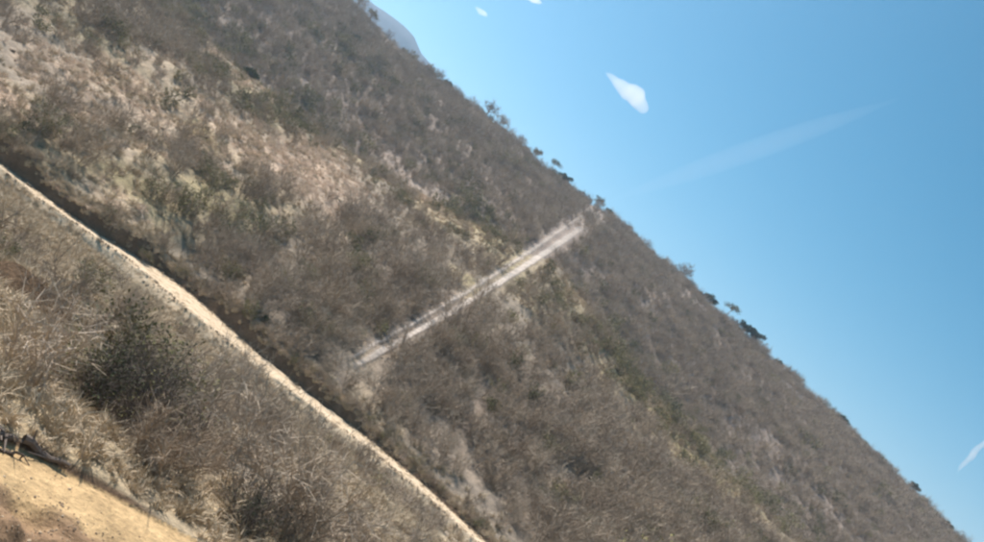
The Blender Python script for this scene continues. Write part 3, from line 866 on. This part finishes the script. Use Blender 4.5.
# ------------------------------------------------------------------ far mountain
MT_PX = [(250, -120), (300, -62), (340, -22), (367.7, 0), (393.5, 17.5), (404, 26), (413.8, 36), (421, 53), (428, 61), (433, 68), (440, 84), (460, 104)]
MY = 1500.0
ma = np.array([pix_ae(*p) for p in MT_PX])
mx_ = np.linspace(-1.2, .15, 220); 
me_ = np.interp(mx_, ma[:, 0], ma[:, 1], left=ma[0, 1], right=.10)
me_ = np.where(mx_ < ma[0, 0], ma[0, 1] + .05 * np.sin((mx_ - ma[0, 0]) * 9), me_)
my = MY + np.array([-600, -410, -270, -155, -75, -27, 0, 40, 200, 460])
mf = np.array([-.1, .22, .42, .62, .82, .95, 1, .97, .6, -.1])
MX = mx_[None] * MY + 0 * my[:, None]; MYY = my[:, None] + 0 * mx_[None]
MZ = mf[:, None] * (me_ * MY)[None] + 27 * vnoise(MX, MYY, 110, 501) * (np.abs(mf[:, None] - 1) > .01) + 17 * vnoise(MX, MYY, 40, 502) * (np.abs(mf[:, None] - 1) > .01)
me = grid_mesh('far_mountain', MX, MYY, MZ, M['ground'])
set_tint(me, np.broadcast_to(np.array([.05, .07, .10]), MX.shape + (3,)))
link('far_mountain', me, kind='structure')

# ------------------------------------------------------------------ pale sky patches built as vapour volumes (outside the haze)
def cloud(name, p0, p1, thick, dist, dens, lab, n=16, seed=0, shape=None, lump=1.0):  # vapour volume for any pale sky patch, window glare streaks included
    r = np.random.default_rng(seed)
    A = pix_dir(*p0); A = A / A[1] * dist; B = pix_dir(*p1); B = B / B[1] * dist
    C_ = (A + B) / 2; ax = unit(B - A); Ln = np.linalg.norm(B - A); th = thick / FPX * dist
    import bmesh
    bm = bmesh.new()
    rot = Vector((1, 0, 0)).rotation_difference(Vector(ax)).to_matrix().to_4x4()
    for i in range(n):
        t = (i + .5) / n
        k = (shape(t) if shape else math.sin(math.pi * min(max(t, .05), .95)) ** .7)
        R_ = th / 2 * k * (1 + lump * r.uniform(-.2, .1))
        c = (A - C_) + ax * Ln * t + np.array([0, r.uniform(-.4, .4) * th, r.uniform(-.10, .14) * th * k]) * lump
        mt = Matrix.Translation(Vector(c)) @ rot @ Matrix.Diagonal((max(Ln / n * 2.2, R_ * .8), R_ * 1.1, R_, 1))
        bmesh.ops.create_icosphere(bm, subdivisions=3, radius=1, matrix=mt)
    me = bpy.data.meshes.new(name); bm.to_mesh(me); bm.free()
    rm = None
    m = bpy.data.materials.new(name + '_vapour'); m.use_nodes = True; m.node_tree.nodes.clear()
    ov = m.node_tree.nodes.new('ShaderNodeOutputMaterial'); pv = m.node_tree.nodes.new('ShaderNodeVolumePrincipled')
    pv.inputs['Color'].default_value = (1, 1, 1, 1); pv.inputs['Density'].default_value = dens; pv.inputs['Anisotropy'].default_value = .3
    m.node_tree.links.new(pv.outputs[0], ov.inputs['Volume'])
    me.materials.append(m)
    o = link(name, me, label=lab, category='cloud', group='pale sky patches'); o.location = C_
    rmod = o.modifiers.new('fuse', 'REMESH'); rmod.mode = 'VOXEL'; rmod.voxel_size = th / 14
    sm = o.modifiers.new('soften', 'SMOOTH'); sm.factor = .8; sm.iterations = 12
    return o
cloud('cloud', (607, 76), (646, 107), 23, 9000, .0042, 'small bright white patch alone in the blue sky', seed=3, lump=.85, shape=lambda t: .25 + .85 * t if t < .75 else .9 - (t - .75) * 1.6)
cloud('cloud', (476, 8), (487, 16), 6, 9000, .006, 'faint tiny pale puff high above the mountain', n=8, seed=5)
cloud('cloud', (522, -6), (540, 3), 8, 9000, .01, 'small pale patch cut by the top edge of the picture', n=8, seed=6)

cloud('cloud', (612, 200), (892, 101), 24, 9000, .0002, 'long faint wisp of window glare slanting across the blue sky', n=40, seed=8, lump=.12)  # glass reflection given shape as a thin vapour volume
cloud('cloud', (959, 470), (990, 437), 6, 9000, .008, 'short white streak of window glare at the lower right edge', n=14, seed=9)  # another reflection in the glass, modelled as vapour

# ------------------------------------------------------------------ haze
HAZE_DENSITY = 2.8e-4
x0, x1, y0, y1, z0, z1 = -3800, 3900, -120, 2750, -62, 400
v = [(x, y, z) for z in (z0, z1) for y in (y0, y1) for x in (x0, x1)]
f = [(0, 2, 3, 1), (4, 5, 7, 6), (0, 1, 5, 4), (2, 6, 7, 3), (0, 4, 6, 2), (1, 3, 7, 5)]
me = mesh_from('haze', v, f, None)
m = bpy.data.materials.new('haze_air'); m.use_nodes = True; m.node_tree.nodes.clear()
ov = m.node_tree.nodes.new('ShaderNodeOutputMaterial'); pv = m.node_tree.nodes.new('ShaderNodeVolumePrincipled')
pv.inputs['Color'].default_value = (.58, .79, 1.0, 1); pv.inputs['Density'].default_value = HAZE_DENSITY; pv.inputs['Anisotropy'].default_value = .5
m.node_tree.links.new(pv.outputs[0], ov.inputs['Volume'])
me.materials.append(m)
link('haze', me, kind='stuff', label='thin blue air haze', category='haze')
